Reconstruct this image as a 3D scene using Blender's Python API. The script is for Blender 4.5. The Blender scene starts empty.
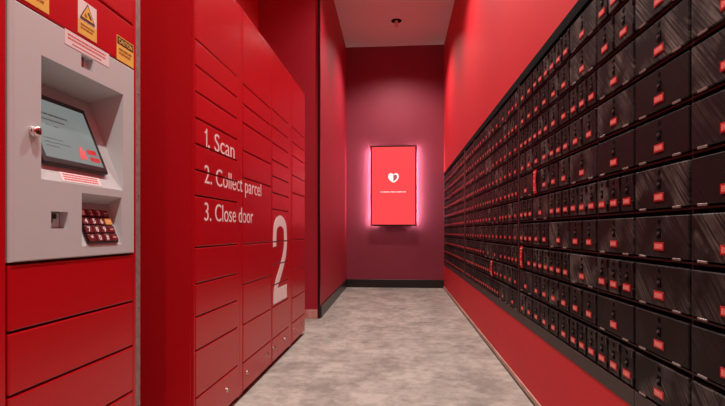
import bpy, bmesh, math, random
from mathutils import Matrix, Vector
random.seed(7)
S = bpy.context.scene
COL = S.collection

# ------------------------------------------------------------------ materials
def new_mat(name):
    m = bpy.data.materials.new(name); m.use_nodes = True
    nt = m.node_tree
    return m, nt, nt.nodes['Principled BSDF']
def plain(name, col, rough=.5, metal=0, spec=.5, emis=None, es=0, coat=0):
    m, nt, b = new_mat(name)
    b.inputs['Base Color'].default_value = (*col, 1)
    b.inputs['Roughness'].default_value = rough
    b.inputs['Metallic'].default_value = metal
    b.inputs['Specular IOR Level'].default_value = spec
    b.inputs['Coat Weight'].default_value = coat
    if emis:
        b.inputs['Emission Color'].default_value = (*emis, 1)
        b.inputs['Emission Strength'].default_value = es
    return m
def noisy(name, c1, c2, scale=3, rough=.5, spec=.5, bump=0, stretch=(1, 1, 1), detail=4, coords='Object'):
    m, nt, b = new_mat(name)
    N = nt.nodes; L = nt.links
    tc = N.new('ShaderNodeTexCoord'); mp = N.new('ShaderNodeMapping')
    mp.inputs['Scale'].default_value = stretch
    nz = N.new('ShaderNodeTexNoise'); nz.inputs['Scale'].default_value = scale; nz.inputs['Detail'].default_value = detail
    cr = N.new('ShaderNodeValToRGB')
    cr.color_ramp.elements[0].position = .35; cr.color_ramp.elements[1].position = .68
    cr.color_ramp.elements[0].color = (*c1, 1); cr.color_ramp.elements[1].color = (*c2, 1)
    L.new(tc.outputs[coords], mp.inputs[0]); L.new(mp.outputs[0], nz.inputs[0])
    L.new(nz.outputs[0], cr.inputs[0]); L.new(cr.outputs[0], b.inputs['Base Color'])
    b.inputs['Roughness'].default_value = rough; b.inputs['Specular IOR Level'].default_value = spec
    if bump:
        bp = N.new('ShaderNodeBump'); bp.inputs['Strength'].default_value = bump; bp.inputs['Distance'].default_value = .002
        n2 = N.new('ShaderNodeTexNoise'); n2.inputs['Scale'].default_value = 180
        L.new(tc.outputs[coords], n2.inputs[0]); L.new(n2.outputs[0], bp.inputs['Height']); L.new(bp.outputs[0], b.inputs['Normal'])
    return m

M = {}
M['wall'] = noisy('red_wall_paint', (.60, .019, .029), (.63, .021, .032), 1.2, .6, .3, .15)
M['wall_plum'] = noisy('dusky_red_wall_paint', (.27, .035, .062), (.29, .038, .066), 1.2, .6, .35, .1)
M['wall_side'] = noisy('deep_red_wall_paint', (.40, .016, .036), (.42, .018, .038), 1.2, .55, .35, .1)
M['ceiling'] = noisy('ceiling_paint', (.80, .90, .86), (.82, .92, .88), 1, .9, .1)
M['locker'] = noisy('red_powder_coat', (.50, .0030, .009), (.52, .0035, .010), 2, .27, .5, .06)
M['locker_gap'] = plain('shaded_red_powder_coat', (.16, .001, .003), .6)  # darker locker red, shade of the door gaps put into the colour
M['kiosk_grey'] = noisy('warm_grey_plastic', (.56, .60, .61), (.58, .62, .63), 3, .42, .45)
M['trim_grey'] = noisy('speckled_grey_metal', (.23, .15, .14), (.34, .23, .21), 60, .5, .5)
M['black'] = plain('black_plastic', (.006, .005, .006), .3)
M['baseboard'] = plain('black_vinyl_baseboard', (.012, .011, .010), .35)
M['frame'] = noisy('dark_bronze_frame', (.030, .020, .017), (.038, .026, .022), 5, .5, .5)
M['shelf'] = plain('dark_maroon_frame', (.016, .003, .004), .5)
M['hole'] = plain('black_void', (.001, .0008, .0008), .9, spec=.1)
M['tag_red'] = plain('red_label', (.42, .006, .010), .4)
M['strip_red'] = plain('bright_red_strip', (.80, .012, .02), .4)
M['tag_pink'] = plain('pale_red_label_face', (.85, .13, .11), .4)
M['digit'] = plain('label_digits', (.95, .55, .48), .4)
M['silver'] = plain('worn_silver', (.34, .31, .29), .35, .7)
M['chrome'] = plain('chrome', (.8, .75, .72), .15, 1)
M['white'] = plain('white_vinyl_lettering', (.95, .78, .78), .5)
M['white2'] = plain('white_print', (.85, .78, .78), .5)
M['yellow'] = plain('yellow_sticker', (.86, .54, .09), .45)
M['ink'] = plain('black_ink', (.03, .012, .008), .5)
M['ink_brown'] = plain('brown_ink', (.38, .16, .03), .5)
M['ink_red'] = plain('red_ink', (.75, .10, .12), .5)
M['key'] = plain('dark_red_key', (.12, .008, .012), .35)
M['key_gold'] = plain('amber_key', (.75, .36, .08), .4)
M['screen_glass'] = plain('lit_kiosk_screen', (.05, .06, .06), .15, emis=(.30, .36, .35), es=.50)
M['screen_ink'] = plain('screen_grey_text', (.04, .045, .05), .3, emis=(.10, .12, .12), es=.4)
M['screen_red'] = plain('screen_red_button', (.3, .01, .01), .3, emis=(.42, .012, .02), es=.6)
M['display'] = plain('lit_red_display', (.25, .01, .015), .3, emis=(1.0, .075, .085), es=.80)
M['display_white'] = plain('lit_white_mark', (.3, .3, .3), .3, emis=(1, .86, .78), es=1.0)
M['display_plum'] = plain('lit_plum_mark', (.1, .02, .04), .3, emis=(.42, .08, .13), es=1.0)
M['glow'] = plain('backlight_strip', (.8, .6, .7), .3, emis=(.85, .90, .95), es=90)
M['light_cap'] = plain('pale_lamp_tube', (.85, .62, .6), .4)
M['peeled'] = noisy('pale_pink_skirting', (.62, .20, .18), (.75, .42, .36), 9, .6, .3)
M['alu'] = noisy('pale_edge_trim', (.42, .26, .20), (.62, .42, .34), 14, .5, .4, stretch=(1, .4, 1))

# brushed dark doors of the post boxes, scuffs and sheen painted into the colour
def door_mat():
    m, nt, b = new_mat('scuffed_sheen_dark_metal_door')
    N = nt.nodes; L = nt.links
    tc = N.new('ShaderNodeTexCoord'); oi = N.new('ShaderNodeObjectInfo')
    ad = N.new('ShaderNodeVectorMath'); ad.operation = 'ADD'
    mul = N.new('ShaderNodeVectorMath'); mul.operation = 'SCALE'; mul.inputs['Scale'].default_value = 13
    cmb = N.new('ShaderNodeCombineXYZ')
    L.new(oi.outputs['Random'], cmb.inputs[1]); L.new(oi.outputs['Random'], cmb.inputs[2])
    L.new(cmb.outputs[0], mul.inputs[0])
    L.new(tc.outputs['Object'], ad.inputs[0]); L.new(mul.outputs[0], ad.inputs[1])
    mp = N.new('ShaderNodeMapping'); mp.inputs['Scale'].default_value = (1, 4, 110)
    mr = N.new('ShaderNodeMapping'); mr.inputs['Rotation'].default_value = (math.radians(-48), 0, 0)
    L.new(ad.outputs[0], mr.inputs[0]); L.new(mr.outputs[0], mp.inputs[0])
    st = N.new('ShaderNodeTexNoise'); st.inputs['Scale'].default_value = 1.2; st.inputs['Detail'].default_value = 3
    L.new(mp.outputs[0], st.inputs[0])
    bl = N.new('ShaderNodeTexNoise'); bl.inputs['Scale'].default_value = 9; bl.inputs['Detail'].default_value = 3
    L.new(ad.outputs[0], bl.inputs[0])
    r1 = N.new('ShaderNodeMapRange'); r1.inputs[1].default_value = .40; r1.inputs[2].default_value = .70
    L.new(bl.outputs[0], r1.inputs[0])
    r2 = N.new('ShaderNodeMapRange'); r2.inputs[1].default_value = .38; r2.inputs[2].default_value = .68
    L.new(st.outputs[0], r2.inputs[0])
    mm = N.new('ShaderNodeMath'); mm.operation = 'MULTIPLY'; L.new(r1.outputs[0], mm.inputs[0]); L.new(r2.outputs[0], mm.inputs[1])
    pw = N.new('ShaderNodeMath'); pw.operation = 'POWER'; pw.inputs[1].default_value = 2.0; L.new(oi.outputs['Random'], pw.inputs[0])
    m3 = N.new('ShaderNodeMath'); m3.operation = 'MULTIPLY'; L.new(mm.outputs[0], m3.inputs[0]); L.new(pw.outputs[0], m3.inputs[1])
    mx = N.new('ShaderNodeMix'); mx.data_type = 'RGBA'
    mx.inputs[6].default_value = (.0085, .0062, .0058, 1); mx.inputs[7].default_value = (.27, .27, .24, 1)
    L.new(m3.outputs[0], mx.inputs[0]); L.new(mx.outputs[2], b.inputs['Base Color'])
    rr = N.new('ShaderNodeMapRange'); rr.inputs[3].default_value = .55; rr.inputs[4].default_value = .33
    L.new(mm.outputs[0], rr.inputs[0]); L.new(rr.outputs[0], b.inputs['Roughness'])
    b.inputs['Specular IOR Level'].default_value = .19
    return m
M['door'] = door_mat()

def floor_mat():
    m, nt, b = new_mat('mottled_grey_floor')
    N = nt.nodes; L = nt.links
    tc = N.new('ShaderNodeTexCoord')
    def nz(sc, st, det):
        mp = N.new('ShaderNodeMapping'); mp.inputs['Scale'].default_value = st
        n = N.new('ShaderNodeTexNoise'); n.inputs['Scale'].default_value = sc; n.inputs['Detail'].default_value = det; n.inputs['Roughness'].default_value = .65
        L.new(tc.outputs['Object'], mp.inputs[0]); L.new(mp.outputs[0], n.inputs[0]); return n
    a = nz(3.0, (1, .8, 1), 10); c = nz(12, (1, 1.1, 1), 9); d = nz(60, (1, 1, 1), 3)
    ad = N.new('ShaderNodeMath'); ad.operation = 'MULTIPLY_ADD'; ad.inputs[1].default_value = .7
    L.new(c.outputs[0], ad.inputs[0]); L.new(a.outputs[0], ad.inputs[2])
    ad2 = N.new('ShaderNodeMath'); ad2.operation = 'MULTIPLY_ADD'; ad2.inputs[1].default_value = .18
    L.new(d.outputs[0], ad2.inputs[0]); L.new(ad.outputs[0], ad2.inputs[2])
    cr = N.new('ShaderNodeValToRGB'); e = cr.color_ramp.elements
    e[0].position = .72; e[0].color = (.27, .250, .220, 1); e[1].position = 1.12; e[1].color = (.50, .475, .42, 1)
    e[1].position = 1.0
    k = e.new(.86); k.color = (.38, .358, .315, 1)
    mr = N.new('ShaderNodeMath'); mr.operation = 'MULTIPLY'; mr.inputs[1].default_value = .92
    L.new(ad2.outputs[0], mr.inputs[0]); L.new(mr.outputs[0], cr.inputs[0])
    L.new(cr.outputs[0], b.inputs['Base Color'])
    b.inputs['Roughness'].default_value = .55; b.inputs['Specular IOR Level'].default_value = .3
    return m
M['floor'] = floor_mat()

# ------------------------------------------------------------------ mesh helpers
class MB:
    """collects shapes with materials; build() links ONE mesh object"""
    def __init__(s): s.bm = bmesh.new(); s.mats = []
    def mi(s, m):
        if m not in s.mats: s.mats.append(m)
        return s.mats.index(m)
    def box(s, x0, x1, y0, y1, z0, z1, m, c=0, mat=None, seg=1):
        bm = bmesh.new()
        bmesh.ops.create_cube(bm, size=1)
        for v in bm.verts:
            v.co = Vector(((x0 + x1) / 2 + v.co.x * (x1 - x0), (y0 + y1) / 2 + v.co.y * (y1 - y0), (z0 + z1) / 2 + v.co.z * (z1 - z0)))
        if c: bmesh.ops.bevel(bm, geom=bm.edges[:], offset=c, segments=seg, affect='EDGES', profile=.5)
        if mat: bm.transform(mat)
        s.add(bm, m); return s
    def add(s, bm, m):
        i = s.mi(m)
        for f in bm.faces: f.material_index = i
        me = bpy.data.meshes.new('tmp'); bm.to_mesh(me); bm.free()
        n0 = len(s.bm.faces)
        s.bm.from_mesh(me); bpy.data.meshes.remove(me)
        s.bm.faces.ensure_lookup_table()
        for k in range(n0, len(s.bm.faces)): s.bm.faces[k].material_index = i
    def cyl(s, r0, r1, h, m, mat, seg=24):
        bm = bmesh.new()
        bmesh.ops.create_cone(bm, cap_ends=True, segments=seg, radius1=r0, radius2=r1, depth=h)
        bm.transform(mat @ Matrix.Translation((0, 0, h / 2))); s.add(bm, m); return s
    def lathe(s, prof, m, mat, seg=28):
        bm = bmesh.new(); rings = []
        for r, z in prof:
            rings.append([bm.verts.new((r * math.cos(2 * math.pi * k / seg), r * math.sin(2 * math.pi * k / seg), z)) for k in range(seg)])
        for a, b in zip(rings, rings[1:]):
            for k in range(seg): bm.faces.new((a[k], a[(k + 1) % seg], b[(k + 1) % seg], b[k]))
        bm.faces.new(rings[-1]); bm.faces.new(rings[0][::-1])
        bm.transform(mat); s.add(bm, m); return s
    def poly(s, pts, th, m, mat):
        """pts in local xy, extruded th along +z, mapped by mat"""
        bm = bmesh.new()
        a = [bm.verts.new((x, y, 0)) for x, y in pts]; b = [bm.verts.new((x, y, th)) for x, y in pts]
        n = len(pts); bm.faces.new(b); bm.faces.new(a[::-1])
        for k in range(n): bm.faces.new((a[k], a[(k + 1) % n], b[(k + 1) % n], b[k]))
        bmesh.ops.recalc_face_normals(bm, faces=bm.faces[:])
        bm.transform(mat); s.add(bm, m); return s
    def faces(s, vs, fs, m):
        bm = bmesh.new(); V = [bm.verts.new(v) for v in vs]
        for f in fs: bm.faces.new([V[k] for k in f])
        s.add(bm, m); return s
    def mesh(s, name, smooth=False):
        me = bpy.data.meshes.new(name); s.bm.to_mesh(me)
        for m in s.mats: me.materials.append(m)
        if smooth:
            for p in me.polygons: p.use_smooth = True
        s.bm.free(); return me
    def build(s, name, parent=None, loc=(0, 0, 0), label=None, smooth=False):
        o = bpy.data.objects.new(name, s.mesh(name, smooth)); COL.objects.link(o)
        o.location = loc
        if parent: o.parent = parent
        if label: o['label'] = label
        return o
def link_mesh(name, me, parent, loc, label=None):
    o = bpy.data.objects.new(name, me); COL.objects.link(o); o.parent = parent; o.location = loc
    if label: o['label'] = label
    return o
def thing(name, label, cat, loc=(0, 0, 0), rz=0, group=None):
    o = bpy.data.objects.new(name, None); COL.objects.link(o); o.empty_display_size = .1
    o.location = loc; o.rotation_euler = (0, 0, rz); o['label'] = label; o['category'] = cat
    if group: o['group'] = group
    return o
def struct(o, label=None):
    o['kind'] = 'structure'
    if label: o['label'] = label
    return o

# planes that carry print: text x, text y, normal -> local axes
FACE_PX = Matrix(((0, 0, 1, 0), (1, 0, 0, 0), (0, 1, 0, 0), (0, 0, 0, 1)))      # faces +X
FACE_NX = Matrix(((0, 0, -1, 0), (-1, 0, 0, 0), (0, 1, 0, 0), (0, 0, 0, 1)))    # faces -X
FACE_NY = Matrix(((1, 0, 0, 0), (0, 0, -1, 0), (0, 1, 0, 0), (0, 0, 0, 1)))     # faces -Y

def text_bm(txt, size=1, ext=.001, offset=0.0):
    cu = bpy.data.curves.new('t', 'FONT'); cu.body = txt; cu.size = size; cu.extrude = ext; cu.offset = offset
    cu.resolution_u = 5
    o = bpy.data.objects.new('t', cu); COL.objects.link(o)
    bpy.context.view_layer.update()
    me = bpy.data.meshes.new_from_object(o.evaluated_get(bpy.context.evaluated_depsgraph_get()))
    bm = bmesh.new(); bm.from_mesh(me)
    bpy.data.objects.remove(o); bpy.data.meshes.remove(me); bpy.data.curves.remove(cu)
    return bm
def fit(bm, x0, x1, y0, h, capref=None):
    """scale text so it spans x0..x1, capital height h with baseline y0"""
    xs = [v.co.x for v in bm.verts]; a, b = min(xs), max(xs)
    zs = [v.co.y for v in bm.verts]
    cap = capref or max(zs)
    for v in bm.verts:
        v.co.x = x0 + (v.co.x - a) / (b - a) * (x1 - x0); v.co.y = y0 + v.co.y / cap * h
    return bm

# ------------------------------------------------------------------ setting
H = 4.264; YB = 8.316; XR = .786; YF = -3.2; XL = -1.62
struct(MB().box(XL - .1, 1.25, YF - .1, YB + .1, -.1, 0, M['floor']).build('floor'), 'mottled grey-beige hard floor of the corridor')
struct(MB().box(XL - .1, 1.25, YF - .1, YB + .1, H, H + .1, M['ceiling']).build('ceiling'), 'pinkish grey ceiling')
struct(MB().box(XL - .1, 1.25, YB, YB + .1, 0, H, M['wall_plum']).build('wall_back'), 'dusky plum-red end wall behind the lit display')
struct(MB().box(XL - .1, 1.25, YF - .1, YF, 0, H, M['wall']).build('wall_front'))
struct(MB().box(XL - .1, XL, YF, 5.322, 0, H, M['wall']).build('wall_left'), 'red wall behind the lockers')
# right wall with the opening that takes the post boxes
BZ0, BZ1, BY0, BY1 = .408, 2.012, .40, 8.30
w = MB()
w.box(XR, 1.25, YF, YB, 0, BZ0, M['wall']); w.box(XR, 1.25, YF, YB, BZ1, H, M['wall'])
w.box(XR, 1.25, YF, BY0, BZ0, BZ1, M['wall']); w.box(XR, 1.25, BY1, YB, BZ0, BZ1, M['wall'])
struct(w.build('wall_right'), 'bright red right wall above and below the post boxes')
# projecting wall mass on the far left (return facing the camera + alcove side)
w = MB()
P = [(-1.72, 5.322), (-.902, 5.322), (-.94, YB), (-1.72, YB)]
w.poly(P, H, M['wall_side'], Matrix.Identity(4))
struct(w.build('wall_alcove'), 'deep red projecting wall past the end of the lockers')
# black corner strip
w = MB(); w.box(-.926, -.898, 5.314, 5.3215, 0.0, H, M['black']); w.box(-.902, -.898, 5.3215, 5.345, 0.0, H, M['black'])
struct(w.build('trim_1'), 'black vertical corner strip on the projecting wall')
# baseboards
w = MB(); w.box(-.93, XR - .001, YB - .014, YB - .0005, 0, .145, M['baseboard'], .003); struct(w.build('baseboard_back'), 'black baseboard under the end wall')
w = MB(); a = math.atan((.94 - .902) / (YB - 5.322))
mt = Matrix.Translation((-.9015, 5.35, 0)) @ Matrix.Rotation(a, 4, 'Z')
w.box(.0005, .013, .0, YB - 5.35 - .016, 0, .14, M['baseboard'], .003, mt); struct(w.build('baseboard_left'), 'black baseboard along the alcove side wall')
w = MB(); w.box(-1.6, -.93, 5.306, 5.3215, 0, .10, M['peeled'], .002)
struct(w.build('baseboard_corner'), 'pale pink low skirting on the projecting wall')
w = MB(); w.box(XR - .012, XR - .0005, YF + .01, YB - .02, .004, .036, M['alu'], .002)
w.box(XR - .018, XR - .0005, YF + .01, YB - .02, 0, .006, M['black'])
struct(w.build('baseboard_right'), 'thin pale edge trim along the foot of the right wall')
# slim corner bead where side and end walls meet
w = MB(); w.cyl(.006, .006, H - .2, M['wall_side'], Matrix.Translation((-.932, YB - .006, .15)), 8)
struct(w.build('trim_2'))

# ------------------------------------------------------------------ left hand lockers
ANG = math.radians(.73)
def left_loc(u):   # point on the locker front line
    return (-.9397 + u * math.sin(ANG), 2.1 + u * math.cos(ANG), 0)
LH = 2.33
def locker_door(parent, y0, y1, z0, z1, name='door', g=.0035):
    b = MB(); b.box(-.019, 0, y0 + g, y1 - g, z0 + g, z1 - g, M['locker'], .0035, seg=2)
    return b.build(name, parent)
def lock_knob(parent, y, z):
    b = MB(); mt = Matrix.Translation((0, y, z)) @ Matrix.Rotation(math.radians(90), 4, 'Y')
    b.lathe([(.013, 0), (.013, .003), (.009, .005), (.0085, .010), (.005, .012)], M['chrome'], mt, 16)
    b.box(.010, .0135, y - .0015, y + .0015, z - .006, z + .006, M['ink'])
    return b.build('lock', parent, label='small round chrome lock')

bank = thing('parcel_locker_bank', 'tall red parcel locker bank with white pickup steps and a large number 2', 'parcel locker', left_loc(0), -ANG)
cols = [
    (0.000, 0.605, 0.012, 0.560, [.221, .442, .599, .753, .923, 1.165, 1.285, 1.406, 1.527, 1.648, 1.770, 1.891, LH - .012]),
    (0.605, 1.255, 0.652, 1.245, [.208, .437, .677, .920, 1.320, 1.483, 1.650, 1.762, 1.882, LH - .012]),
    (1.255, 1.845, 1.270, 1.760, [.205, .440, .600, .750, .920, 1.160, 1.281, 1.402, 1.523, 1.648, 1.770, 1.891, LH - .012]),
    (1.845, 2.412, 1.878, 2.398, [.205, .420, .660, .920, 1.330, 1.482, 1.650, 1.770, 1.895, LH - .012])]
b = MB()
b.box(-.55, -.019, 0, 2.412, .03, LH, M['locker'], .002)
b.box(-.52, -.05, .02, 2.39, 0, .03, M['black'])
for (a0, a1, d0, d1, zs) in cols:
    b.box(-.019, -.003, a0 + .001, d0 - .001, .03, LH, M['locker'], .002)
    b.box(-.019, -.003, d1 + .001, a1 - .0015, .03, LH, M['locker'], .002)
    b.box(-.019, -.003, d0 - .001, d1 + .001, LH - .01, LH, M['locker'])
    b.box(-.0195, -.0185, d0 - .002, d1 + .002, .035, LH - .012, M['locker_gap'])
b.build('cabinet_body', bank)
for (a0, a1, d0, d1, zs) in cols:
    for z0, z1 in zip(zs, zs[1:]): locker_door(bank, d0, d1, z0, z1)
    locker_door(bank, d0, d1, .035, zs[0], 'plinth_panel')
for (y, z) in [(.10, .135), (.395, .135), (.715, .135), (1.14, .135), (1.32, .135), (1.62, .135), (1.95, .135), (2.28, .135)]:
    lock_knob(bank, y, z)

def clip_text(bm, segs):
    """vinyl letters are cut where the door gaps run"""
    out = bmesh.new(); tmp = bpy.data.meshes.new('c'); bm.to_mesh(tmp)
    for (x0, x1, y0, y1) in segs:
        q = bmesh.new(); q.from_mesh(tmp)
        for co, no in (((x0, 0, 0), (-1, 0, 0)), ((x1, 0, 0), (1, 0, 0)), ((0, y0, 0), (0, -1, 0)), ((0, y1, 0), (0, 1, 0))):
            if q.verts: bmesh.ops.bisect_plane(q, geom=q.verts[:] + q.edges[:] + q.faces[:], plane_co=co, plane_no=no, clear_outer=True)
        me = bpy.data.meshes.new('d'); q.to_mesh(me); q.free(); out.from_mesh(me); bpy.data.meshes.remove(me)
    bpy.data.meshes.remove(tmp); bm.free(); return out
segs = []
for (a0, a1, d0, d1, zs) in cols:
    for z0, z1 in zip([.035] + zs, zs): segs.append((d0 + .005, d1 - .005, z0 + .005, z1 - .005))
    segs.append((d1 + .003, a1, .1, 2.2)); segs.append((a0, d0 - .003, .1, 2.2))
capH = max(v.co.y for v in text_bm('S', 1).verts)
def one_flag(y):
    # a numeral one with a flag, drawn as an outline
    return [(.126, y), (.138, y), (.138, y + .090), (.129, y + .090), (.123, y + .078), (.108, y + .072), (.108, y + .064), (.126, y + .066)]
for txt, x1, y in (('1. Scan', .508, 1.410), ('2. Collect parcel', 1.005, 1.2325), ('3. Close door', .835, 1.050)):
    if txt[0] == '1':
        t = fit(text_bm(txt[1:], 1, .0006, -.004), .150, x1, y, .090, capH)
        vs = [t.verts.new((a_, b_, .0006)) for a_, b_ in one_flag(y)]; t.faces.new(vs)
    else: t = fit(text_bm(txt, 1, .0006, -.004), .108, x1, y, .090, capH)
    t = clip_text(t, segs)
    t.transform(Matrix.Translation((.0004, 0, 0)) @ FACE_PX)
    q = MB(); q.add(t, M['white'])
    q.build('lettering', bank, label='white vinyl lettering reading "%s"' % txt)
# numeral 2
def numeral():
    z0, y0 = .458, 1.293
    ctl = [(.043, .425), (.043, .50), (.075, .588), (.2, .622), (.325, .588), (.358, .50), (.352, .41), (.30, .32), (.20, .225), (.105, .15), (.062, .085), (.052, .03)]
    def cr(p0, p1, p2, p3, t):
        return tuple(.5 * (2 * b + (c - a) * t + (2 * a - 5 * b + 4 * c - d) * t * t + (3 * b - a - 3 * c + d) * t ** 3) for a, b, c, d in zip(p0, p1, p2, p3))
    q = [ctl[0]] + ctl + [ctl[-1]]; path = []
    for k in range(len(ctl) - 1):
        for j in range(5): path.append(cr(q[k], q[k + 1], q[k + 2], q[k + 3], j / 5))
    path.append(ctl[-1])
    Lf, Rt = [], []
    for k, (x, y) in enumerate(path):
        a, b = path[max(k - 1, 0)], path[min(k + 1, len(path) - 1)]
        dx, dy = b[0] - a[0], b[1] - a[1]; l = math.hypot(dx, dy)
        w = .043 if abs(dx / l) < .6 else .041
        Lf.append((x - dy / l * w, y + dx / l * w)); Rt.append((x + dy / l * w, y - dx / l * w))
    lf = [p for p in Lf]; rt = [p for p in Rt]
    # Lf is the outer side; drop what falls into the foot
    lf = [p for p in lf if p[1] > .112]; rt = [p for p in rt if p[1] > .03]
    P = lf + [(.118, .108), (.400, .108), (.400, 0), (.008, 0)] + rt[::-1]
    return [(x + y0, y + z0) for x, y in P]
bm = bmesh.new(); vs = [bm.verts.new((x, y, 0)) for x, y in numeral()]; f = bm.faces.new(vs)
bmesh.ops.triangulate(bm, faces=[f])
r = bmesh.ops.extrude_face_region(bm, geom=bm.faces[:])
for v in r['geom']:
    if isinstance(v, bmesh.types.BMVert): v.co.z += .0012
bmesh.ops.recalc_face_normals(bm, faces=bm.faces[:])
bm = clip_text(bm, segs)
bm.transform(Matrix.Translation((.0002, 0, 0)) @ FACE_PX)
q = MB(); q.add(bm, M['white']); q.build('numeral', bank, label='large white number 2')

# ------------------------------------------------------------------ kiosk
KU = -.76
kiosk = thing('parcel_kiosk', 'red parcel kiosk cabinet with grey console, tilted touchscreen and keypad', 'kiosk', left_loc(KU), -ANG)
def ku(u): return u - KU
b = MB()
U0, U1 = ku(-1.075), ku(-.468)
D0, D1 = ku(-1.0225), ku(-.488)
b.box(-.55, -.019, U0, U1, .03, .92, M['locker'], .002)
b.box(-.55, -.019, U0, U1, 1.575, LH, M['locker'], .002)
b.box(-.55, -.17, U0, U1, .92, 1.575, M['locker'])
b.box(-.17, -.019, U0, D0 - .003, .92, 1.575, M['locker']); b.box(-.17, -.019, D1 + .003, U1, .92, 1.575, M['locker'])
b.box(-.52, -.05, U0 + .02, U1 - .02, 0, .03, M['black'])
b.box(-.019, -.003, U0, D0 - .002, .03, LH, M['locker'], .002)
b.box(-.019, -.003, D1 + .002, U1, .03, LH, M['locker'], .002)
b.box(-.0195, -.0185, D0, D1, .035, .918, M['locker_gap']); b.box(-.0195, -.0185, D0, D1, 1.577, LH - .012, M['locker_gap'])
b.build('cabinet_body', kiosk)
b = MB(); b.box(-.55, -.006, U1, ku(-.434), 0, LH, M['trim_grey'], .002)
for z in (.36, .72, 1.128, 1.50, 1.9): b.cyl(.003, .003, .0015, M['ink'], Matrix.Translation((-.006, ku(-.447), z)) @ Matrix.Rotation(math.radians(90), 4, 'Y'), 8)
b.build('side_strip', kiosk, label='narrow speckled grey side strip')
for z0, z1 in ((.035, .26), (.26, .43), (.43, .591), (.591, .749), (.749, .918), (1.577, 1.733), (1.733, LH - .012)):
    locker_door(kiosk, D0, D1, z0, z1)

# console panel with real recesses
def console():
    p0, p1, q0, q1 = ku(-1.0185), ku(-.492), .922, 1.5735
    holes = [(ku(-.924), ku(-.560), 1.138, 1.467), (ku(-.767), ku(-.569), .955, 1.114), (ku(-.889), ku(-.823), 1.007, 1.054), (ku(-.769), ku(-.715), 1.490, 1.528)]
    xf = .006
    b = MB(); vs = []; fs = []
    def V(x, y, z): vs.append((x, y, z)); return len(vs) - 1
    r = .012
    ys = sorted({p0 + r, p1 - r / 2} | {h[0] for h in holes} | {h[1] for h in holes})
    zs = sorted({q0 + .004, q1 - .004} | {h[2] for h in holes} | {h[3] for h in holes})
    for y0, y1 in zip(ys, ys[1:]):
        for z0, z1 in zip(zs, zs[1:]):
            cy, cz = (y0 + y1) / 2, (z0 + z1) / 2
            if any(h[0] < cy < h[1] and h[2] < cz < h[3] for h in holes): continue
            fs.append([V(xf, y0, z0), V(xf, y1, z0), V(xf, y1, z1), V(xf, y0, z1)])
    # rounded rim
    n = 5
    def ring(t):
        a = t * math.pi / 2
        oy0 = r * math.sin(a); oy1 = r / 2 * math.sin(a); oz = .004 * math.sin(a); x = xf - r * (1 - math.cos(a))
        return [(x, p0 + r - oy0, q0 + .004 - oz), (x, p1 - r / 2 + oy1, q0 + .004 - oz), (x, p1 - r / 2 + oy1, q1 - .004 + oz), (x, p0 + r - oy0, q1 - .004 + oz)]
    R = [ring(k / n) for k in range(n + 1)] + [[(-.019, *c[1:]) for c in ring(1)]]
    for A, B in zip(R, R[1:]):
        ia = [V(*c) for c in A]; ib = [V(*c) for c in B]
        for k in range(4): fs.append([ia[k], ib[k], ib[(k + 1) % 4], ia[(k + 1) % 4]])
    # recess pockets: (depth at top, z where the deep edge is, depth at bottom)
    for h, (dt, zt, db) in zip(holes, ((.125, 1.440, .001), (.055, 1.088, .001), (.030, 1.054, .030), (.018, 1.528, .018))):
        y0, y1, z0, z1 = h
        F = [V(xf, y0, z0), V(xf, y1, z0), V(xf, y1, z1), V(xf, y0, z1)]
        B = [V(xf - db, y0, z0), V(xf - db, y1, z0), V(xf - dt, y1, zt), V(xf - dt, y0, zt)]
        fs += [[B[0], B[1], B[2], B[3]], [F[0], F[1], B[1], B[0]], [F[2], F[3], B[3], B[2]], [F[1], F[2], B[2], B[1]], [F[3], F[0], B[0], B[3]]]
    b.faces(vs, fs, M['kiosk_grey'])
    bmesh.ops.remove_doubles(b.bm, verts=b.bm.verts[:], dist=1e-5)
    return b.build('console_panel', kiosk, label='warm grey console panel with recesses')
panel = console()
# touchscreen
def slope_frame(y, z0, z1, d0, d1, lift):
    """local frame on a pocket floor: x across, y up the slope, z outwards"""
    up = Vector((-(d1 - d0), 0, z1 - z0)).normalized(); ac = Vector((0, 1, 0)); nn = ac.cross(up)
    o = Vector((.006 - d0, y, z0)) + nn * lift
    m = Matrix.Identity(4)
    for i, v in enumerate((ac, up, nn)):
        for k in range(3): m[k][i] = v[k]
    for k in range(3): m[k][3] = o[k]
    return m
SF = slope_frame(ku(-.909), 1.138, 1.440, .001, .125, 0.0006)
b = MB(); b.box(0, .280, .046, .276, 0, .014, M['black'], .005, SF, 3)
scr = b.build('touchscreen', kiosk, label='black framed touchscreen')
b = MB(); b.box(.018, .262, .066, .256, .0142, .0148, M['screen_glass'], 0, SF)
dsp = b.build('display', scr, label='pale grey-green lit display')
def bars(mb, mat, x, y, z, rows, m, h=.004, seedv=1):
    rn = random.Random(seedv)
    for k, (w, dy) in enumerate(rows):
        xx = x; yy = y - dy
        while xx < x + w:
            ww = rn.uniform(.006, .016) * (h / .004)
            ww = min(ww, x + w - xx)
            mb.box(xx, xx + ww, yy, yy + h, z, z + .0004, m, 0, mat); xx += ww + .0022 * (h / .004)
b = MB(); bars(b, SF, .036, .205, .0149, [(.13, 0)], M['screen_ink'], .006, 3)
bars(b, SF, .035, .188, .0149, [(.11, 0)], M['screen_ink'], .004, 4)
bars(b, SF, .065, .170, .0149, [(.05, 0)], M['screen_ink'], .004, 5)
bars(b, SF, .035, .126, .0149, [(.075, 0), (.10, .012), (.05, .024)], M['screen_ink'], .003, 6)
for (x, y, w, h_) in ((.205, .104, .044, .016), (.210, .080, .044, .015)): b.box(x, x + w, y, y + h_, .0149, .0154, M['screen_red'], 0, SF)
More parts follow.
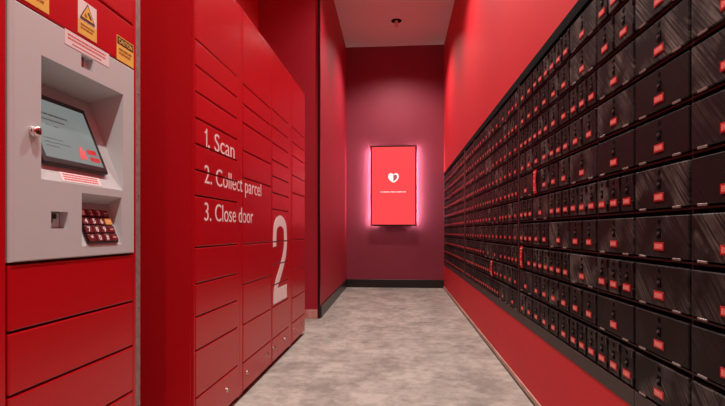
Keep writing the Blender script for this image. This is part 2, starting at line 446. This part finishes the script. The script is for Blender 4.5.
for (x, y, w, h_) in ((.168, .082, .026, .030), (.174, .112, .012, .012), (.164, .078, .008, .020)): b.box(x, x + w, y, y + h_, .0149, .0154, M['ink_red'], 0, SF)
b.build('screen_graphics', scr, label='grey text lines and small red buttons on the display')
# sticker under the screen
def pl(x=.0062, y=0, z=0): return Matrix.Translation((x, y, z)) @ FACE_PX
SB = slope_frame(ku(-.845), 1.138, 1.440, .001, .125, .0004)
b = MB(); b.box(0, .175, .004, .032, 0, .0006, M['white2'], 0, SB); 
bars(b, SB, .012, .0245, .0007, [(.15, 0), (.15, .0075), (.15, .015)], M['ink_red'], .0035, 8)
b.build('sticker', kiosk, label='white sticker with red print under the touchscreen')
# label strip at the console's top edge, overlapping the red door above
b = MB(); b.box(0, .200, 0, .043, .0, .0006, M['white2'], 0, pl(.0062, ku(-.838), 1.532))
bars(b, pl(.0062, ku(-.838), 1.532), .012, .030, .0007, [(.17, 0), (.17, .010)], M['ink_red'], .004, 9)
bars(b, pl(.0062, ku(-.838), 1.532), .03, .008, .0007, [(.13, 0)], M['ink_red'], .003, 10)
b.build('sticker', kiosk, label='long white sticker with red print above the sensor window')
# sensor window
b = MB(); b.box(-.0115, -.009, ku(-.768), ku(-.738), 1.4905, 1.5275, M['key'], 0); b.box(-.009, -.0065, ku(-.757), ku(-.742), 1.500, 1.514, M['tag_red'], .001)
b.build('scanner_window', kiosk, label='small dark red scanner window')
# card reader
b = MB(); y0 = ku(-.889)
b.box(-.0235, -.020, y0 + .003, y0 + .063, 1.010, 1.051, M['kiosk_grey']); b.box(-.020, -.012, y0 + .010, y0 + .030, 1.022, 1.049, M['ink'], .002)
b.box(-.020, -.014, y0 + .030, y0 + .046, 1.034, 1.049, M['ink'], .001)
b.build('card_reader', kiosk, label='small recessed reader with black insert')
# lock knob left of the screen
b = MB(); mt = Matrix.Translation((.006, ku(-.951), 1.258)) @ Matrix.Rotation(math.radians(90), 4, 'Y')
b.lathe([(.015, 0), (.016, .004), (.0145, .007), (.0135, .010), (.0135, .013), (.012, .016), (.006, .018)], M['chrome'], mt, 24)
b.box(.022, .0250, ku(-.953), ku(-.949), 1.250, 1.266, M['ink'])
b.build('cam_lock', kiosk, label='round chrome cam lock', smooth=True)
# keypad
KF = slope_frame(ku(-.742), .955, 1.088, .001, .055, .0004)
b = MB(); b.box(0, .155, .006, .122, 0, .006, M['black'], .002, KF); pad = b.build('keypad', kiosk, label='dark red keypad with sixteen keys')
chars = ['1', '2', '3', '-', '4', '5', '6', '-', '7', '8', '9', '-', '*', '0', '#', '-']
for r_ in range(4):
    for c_ in range(4):
        x = .005 + c_ * .0370; y = .094 - r_ * .0280
        b = MB(); gold = (c_ == 3 and r_ == 1)
        b.box(x, x + .033, y, y + .0245, .006, .0115, M['key_gold'] if gold else M['key'], .0022, KF, 2)
        ch = chars[r_ * 4 + c_]
        if ch == '-': b.box(x + .008, x + .025, y + .011, y + .0135, .0116, .0120, M['digit'], 0, KF)
        else:
            t = fit(text_bm(ch, 1, .0002, .01), x + .010, x + .022, y + .004, .016)
            for v in t.verts: v.co.z += .0118
            t.transform(KF); b.add(t, M['white2'])
        b.build('key', pad, label='amber key' if gold else None)
# warning stickers on the red door above
def sticker_board(y0, y1, z0, z1, m, x=.0002): 
    b = MB(); b.box(0, y1 - y0, 0, z1 - z0, 0, .0008, m, 0, pl(x, y0, z0)); return b, pl(x + .0009, y0, z0)
y0 = ku(-.776)
b, f_ = sticker_board(y0, y0 + .084, 1.590, 1.695, M['white2'])
b.box(0, .084, 0, .042, 0, .0004, M['yellow'], 0, f_)
b.poly([(.008, .050), (.076, .050), (.042, .102)], .0005, M['ink'], f_)
b.poly([(.014, .0535), (.070, .0535), (.042, .0965)], .0009, M['yellow'], f_)
b.poly([(.040, .074), (.046, .078), (.060, .062), (.054, .058)], .0013, M['ink'], f_)
b.poly([(.026, .060), (.030, .070), (.034, .068), (.040, .060), (.036, .058), (.030, .057)], .0013, M['ink_brown'], f_)
bars(b, f_, .008, .046, .0006, [(.066, 0)], M['ink'], .0022, 21)
bars(b, f_, .010, .028, .0006, [(.062, 0), (.056, .010)], M['ink_brown'], .005, 22)
b.build('warning_sticker', kiosk, label='white and yellow warning sticker with a triangle')
y0 = ku(-.588)
b, f_ = sticker_board(y0, y0 + .098, 1.580, 1.662, M['yellow'])
b.box(.003, .095, .054, .079, 0, .0004, M['ink'], 0, f_)
t = fit(text_bm('CAUTION', 1, .0002, .012), .010, .088, .059, .015)
for v in t.verts: v.co.z += .0006
t.transform(f_); b.add(t, M['yellow'])
bars(b, f_, .012, .036, .0004, [(.072, 0), (.066, .013)], M['ink_brown'], .006, 23)
b.build('caution_sticker', kiosk, label='yellow sticker headed CAUTION')
y0 = ku(-.985)
b, f_ = sticker_board(y0, y0 + .095, 1.589, 1.672, M['yellow'])
b.box(.003, .092, .056, .080, 0, .0004, M['ink'], 0, f_)
bars(b, f_, .012, .034, .0004, [(.070, 0), (.064, .014)], M['ink_brown'], .006, 24)
b.build('caution_sticker', kiosk, label='yellow sticker at the top left corner of the console')

# ------------------------------------------------------------------ post boxes
ROW0, PITCH, MOD = .475, .1487, .300
XD = .784                       # door faces
XS = .806                       # shelf plane
def door_mesh(w):
    """origin at lower centre of the door on the shelf plane; faces -X"""
    b = MB(); h = PITCH - .025; hw = w / 2 - .0058
    b.box(XD - XS, 0, -hw, hw, 0, h, M['door'], .0025)
    # slot frame: emblem hole, key cylinder
    x = XD - XS
    mt = Matrix.Translation((x - .0002, 0, .1075)) @ Matrix.Rotation(math.radians(-90), 4, 'Y')
    b.cyl(.0085, .0080, .0008, M['hole'], mt, 12)
    b.box(x - .0015, x + .001, -.0100, .0100, .057, .087, M['hole'], .0008)
    b.cyl(.0055, .005, .004, M['frame'], Matrix.Translation((x - .0014, 0, .072)) @ Matrix.Rotation(math.radians(-90), 4, 'Y'), 10)
    b.box(x - .0058, x - .0054, -.0008, .0008, .069, .075, M['silver'])
    return b.mesh('door')
def hinge_mesh(kind, w):
    b = MB()
    if kind == 'L': b.box(-.003, .004, -.019, .019, -.0045, .0020, M['silver'], .0015)
    else: b.box(-.005, .010, -.0028, .0080, 0, .026, M['black'], .002)
    return b.mesh('hinge')
def hinge_spots(kind):
    hw = DW[kind] / 2 - .0045; x = XD - XS
    if kind == 'L': return [(x, -hw * .62, 0), (x, hw * .66, 0)]
    return [(x, -hw, .008), (x, -hw, PITCH - .053)]
DW = {'L': MOD, 'P': MOD / 2, 'T': MOD / 3}
DM = {k: door_mesh(v) for k, v in DW.items()}
HM = {k: hinge_mesh(k, v) for k, v in DW.items()}
SEGS = {'0': 'abcdef', '1': 'bc', '2': 'abged', '3': 'abgcd', '4': 'fgbc', '5': 'afgcd', '6': 'afgedc', '7': 'abc', '8': 'abcdefg', '9': 'abcdfg'}
def plate(b, num, dy=0, dz=0, dx=0):
    x = XD - XS + dx; z = .023 + dz
    b.box(x - .0022, x + .0002, dy - .027, dy + .027, z - .003, z + .022, M['tag_red'], .0006)
    b.box(x - .0030, x - .0022, dy - .0215, dy + .0215, z + .001, z + .018, M['tag_pink'])
    if num is not None:
        s = '%04d' % num
        for k, ch in enumerate(s):           # viewed from -X: text runs towards -Y
            c0 = dy + .0190 - k * .0102; wd = .0062; hh = .012; t = .0016; zb = z + .004; xx = x - .0034
            R = {'a': (0, wd, hh - t, hh), 'd': (0, wd, 0, t), 'g': (0, wd, hh / 2 - t / 2, hh / 2 + t / 2),
                 'f': (0, t, hh / 2, hh), 'b': (wd - t, wd, hh / 2, hh), 'e': (0, t, 0, hh / 2), 'c': (wd - t, wd, 0, hh / 2)}
            for sg in SEGS[ch]:
                a0, a1, b0, b1 = R[sg]; b.box(xx, xx + .0004, c0 - a1, c0 - a0, zb + b0, zb + b1, M['digit'])
    return b
pb = MB(); pb.box(XD - XS - .0022, XD - XS + .0002, -.024, .024, .021, .043, M['tag_red'], .0006); pb.box(XD - XS - .0030, XD - XS - .0022, -.016, .016, .026, .040, M['tag_pink']); PLAIN_PLATE = pb.mesh('number_plate')

def strip_tag(parent, w):
    """full-height red strip with pale marks, bowed slightly outwards"""
    b = MB(); x = XD - XS; n = 8; h = PITCH - .014
    for k in range(n):
        z0 = -.004 + h * k / n; z1 = -.004 + h * (k + 1) / n
        bow = .006 * math.sin(math.pi * (k + .5) / n) + .004
        b.box(x - bow - .002, x - bow, -.026, .026, z0, z1 + .0005, M['strip_red'])
    for z, hh, ww in ((.112, .008, .013), (.094, .006, .008), (.060, .010, .006), (.030, .003, .012), (.022, .003, .012), (.012, .004, .013)):
        b.box(x - .0135, x - .0090, -ww, ww, z, z + hh, M['digit'])
    return b.build('red_strip', parent, label='full height red strip with pale marks')

SID = [0]
def section(name_label, y_start, ncol, layout, body0, body1, numbers, detail, strips=(), start_no=2801, cap=100):
    """layout[c][r]: c from the near column, r from the bottom row"""
    SID[0] += 1
    yc = (body0 + body1) / 2
    t = thing('post_office_box_unit', name_label, 'post boxes', (XS, yc, BZ0))
    t['group'] = 'post office box units along the right wall'
    def P(x, y, z): return (x - XS, y - yc, z - BZ0)
    b = MB()
    def bx(x0, x1, y0, y1, z0, z1, m, c=0): b.box(x0 - XS, x1 - XS, y0 - yc, y1 - yc, z0 - BZ0, z1 - BZ0, m, c)
    bx(XS, 1.20, body0, body1, BZ0, BZ1, M['hole'])
    zt = ROW0 + PITCH * 10
    bx(.783, XS, body0, body1, BZ0, ROW0 - .008, M['frame'], .001)
    bx(.783, XS, body0, body1, zt - .004, BZ1, M['hole'], .001)
    yend = y_start + ncol * MOD
    if y_start - body0 > .006: bx(.782, XS, body0, y_start - .002, ROW0 - .008, zt - .004, M['shelf'], .001)
    if body1 - yend > .006: bx(.782, XS, yend + .002, body1, ROW0 - .008, zt - .004, M['shelf'], .001)
    for r in range(1, 10):
        z = ROW0 + PITCH * r - .0085
        bx(.790, XS, y_start - .001, yend + .001, z - .0028, z + .0028, M['shelf'])
    for c in range(1, ncol):
        y = y_start + c * MOD
        bx(.792, XS, y - .0028, y + .0028, ROW0 - .008, zt - .004, M['shelf'])
    b.build('cabinet_frame', t)
    items = []
    for c in range(ncol):
        for r in range(10):
            k = layout[c][r]; n = {'L': 1, 'P': 2, 'T': 3}[k]
            for i in range(n):
                y = y_start + c * MOD + MOD / n * (i + .5); items.append((y, ROW0 + PITCH * r, k, c, r, i))
    items.sort()
    no = start_no; rest = items[cap:]
    for (y, z, k, c, r, i) in items[:cap]:
        d = link_mesh('door', DM[k], t, P(XS, y, z), 'wide door' if k == 'L' else None)
        if detail:
            for p in hinge_spots(k): link_mesh('hinge', HM[k], d, p, 'silver hinge tab' if k == 'L' else None)
        if (c, r, i) in strips: strip_tag(d, DW[k]); continue
        if numbers:
            q = MB(); plate(q, no); no += 1; q.build('number_plate', d, label='red number plate')
        else: link_mesh('number_plate', PLAIN_PLATE, d, (0, 0, 0), 'red number plate')
    if rest:
        q = MB()
        for (y, z, k, c, r, i) in rest:
            for me in (DM[k], PLAIN_PLATE):
                tb = bmesh.new(); tb.from_mesh(me); mats = list(me.materials)
                idx = [q.mi(m) for m in mats]
                for f in tb.faces: f.material_index = idx[f.material_index]
                tb.transform(Matrix.Translation(P(XS, y, z)))
                tmp = bpy.data.meshes.new('x'); tb.to_mesh(tmp); tb.free(); q.bm.from_mesh(tmp); bpy.data.meshes.remove(tmp)
        o = q.build('doors', t); o['kind'] = 'stuff'
    return t

L_, P_, T_ = 'L', 'P', 'T'
colC = list('TLTLTLLLPT'); colD = list('TPLPTLPTLL')
colE = list('PPTLTPTPPT'); colF = list('PPTPLPPTPT'); colG = list('PLPTTLPTPP')
rn = random.Random(11)
def rand_col(bias='PPPTTTTPPL'): return [rn.choice(bias) for _ in range(10)]
section('section of black post boxes with only wide doors, at the right edge of the photo', 1.036, 2, [list('L' * 10), list('L' * 10)], .99, 1.633, True, True, start_no=2871)
section('section of mixed wide and narrow black post box doors beside the wide-door section', 1.637, 5, [colC, colD, colE, colF, colG], 1.637, 3.172, True, True, {(3, 5, 1), (4, 2, 1)}, 2801, 104)
lay = [rand_col() for _ in range(6)]
lay[0] = list('LPTPPTPPTT'); lay[2][1] = 'T'
section('second mixed section of black post boxes along the right wall, beyond the first red upright', 3.175, 6, lay, 3.173, 4.978, False, True, {(2, 1, 2)}, cap=100)
section('narrowest section of black post boxes, between two red uprights towards the far end', 5.020, 2, [rand_col(), rand_col()], 4.979, 5.700, False, False)
section('long far section of black post boxes, second from the end wall', 5.745, 6, [rand_col('PPTTTTTP') for _ in range(6)], 5.701, 7.560, False, False)
section('last section of black post boxes, touching the dusky end wall', 7.600, 2, [rand_col('TTTP') for _ in range(2)], 7.561, 8.299, False, False)

# ------------------------------------------------------------------ display on the end wall
DX, DZ, DWi, DHi = -.096, 1.79, .806, 1.405
disp = thing('wall_display', 'tall lit red display with white heart mark on the end wall', 'display', (DX, YB, DZ - DHi / 2))
cz = DHi / 2
b = MB()
b.box(-DWi / 2, DWi / 2, -.100, -.064, 0, DHi, M['black'], .004)
b.box(-DWi / 2 + .09, DWi / 2 - .09, -.064, 0, .08, DHi - .08, M['black'])
b.build('display_case', disp, label='black display housing')
b = MB(); b.box(-DWi / 2 + .025, DWi / 2 - .025, -.1015, -.1002, .025, DHi - .025, M['display']); b.build('screen', disp, label='glowing coral red screen')
def FN(y): return Matrix.Translation((0, y, 0)) @ FACE_NY
b = MB(); lx, lz = .0, DHi * .60
rr = .105
def heart(k, sgn):
    prof = [(.004, -.088), (.040, -.066), (.076, -.030), (.092, .010), (.088, .046), (.066, .072), (.038, .078), (.004, .062)]
    return [(lx + sgn * (.004 + (x - .004) * k), lz + z * k) for x, z in prof]
b.poly(heart(1, -1), .0008, M['display_white'], FN(-.1016))
b.poly(heart(1, 1), .0008, M['display_white'], FN(-.1016))
b.poly(heart(.70, 1), .0014, M['display_plum'], FN(-.1016))
b.build('logo', disp, label='white split heart mark')
b = MB(); x = -.225; rn2 = random.Random(4)
while x < .215:
    w_ = rn2.uniform(.012, .018); b.poly([(x, lz - .256), (x + w_, lz - .256), (x + w_, lz - .242), (x, lz - .242)], .0006, M['display_white'], FN(-.1016)); x += w_ + (.006 if rn2.random() < .85 else .018)
b.build('caption_line', disp, label='thin line of small pale lettering')
for s in (-1, 1):
    b = MB(); b.box(s * (DWi / 2 - .040) - .006, s * (DWi / 2 - .040) + .006, -.0638, -.045, .03, DHi - .03, M['glow'])
    b.build('backlight', disp, label='pink-white light strip behind the display edge')

# ------------------------------------------------------------------ ceiling lamps
def downlight(x, y, power, label):
    t = thing('ceiling_downlight', label, 'ceiling lamp', (x, y, H), 0, 'row of ceiling downlights')
    b = MB(); b.lathe([(.115, 0), (.115, -.004), (.100, -.010), (.085, -.006), (.085, -.004)], M['ceiling'], Matrix.Identity(4), 36); b.build('trim_ring', t)
    b = MB(); b.lathe([(.082, -.0045), (.080, -.0065), (.03, -.0075)], M['hole'], Matrix.Identity(4), 36); b.build('baffle', t, label='dark baffle')
    b = MB(); b.lathe([(.026, -.008), (.026, -.100), (.022, -.108)], M['light_cap'], Matrix.Identity(4), 20); b.build('lamp_tube', t, label='pale lamp tube')
    ld = bpy.data.lights.new('downlight', 'SPOT'); ld.energy = power; ld.spot_size = math.radians(140); ld.spot_blend = 1.0
    ld.shadow_soft_size = .05; ld.color = (1, .94, .87)
    lo = bpy.data.objects.new('downlight_beam', ld); COL.objects.link(lo); lo.parent = t; lo.location = (0, 0, -.135)
downlight(-.04, 7.31, 185, 'small downlight in the ceiling in front of the end wall')
downlight(-.04, 5.05, 190, 'downlight above the far end of the red lockers')
downlight(-.04, 2.85, 230, 'downlight above the middle of the red lockers')
downlight(-.04, .65, 230, 'downlight above the kiosk')
downlight(-.04, -1.5, 230, 'downlight behind the camera')

# ------------------------------------------------------------------ world, camera, view
wd = bpy.data.worlds.new('World'); S.world = wd; wd.use_nodes = True
wd.node_tree.nodes['Background'].inputs[0].default_value = (.02, .018, .018, 1)
F = 470.0
cam = bpy.data.cameras.new('Camera'); cam.sensor_width = 36; cam.lens = F / 725 * 36; cam.clip_start = .02
cam.shift_y = (231 - 203) / 725
co = bpy.data.objects.new('Camera', cam); COL.objects.link(co)
co.location = (0, 0, 1.0); co.rotation_euler = (math.radians(90), 0, math.atan(36.5 / F))
S.camera = co
S.view_settings.view_transform = 'Standard'; S.view_settings.look = 'None'
S.view_settings.gamma = 1; S.view_settings.use_curve_mapping = False
S.view_settings.exposure = 0.16
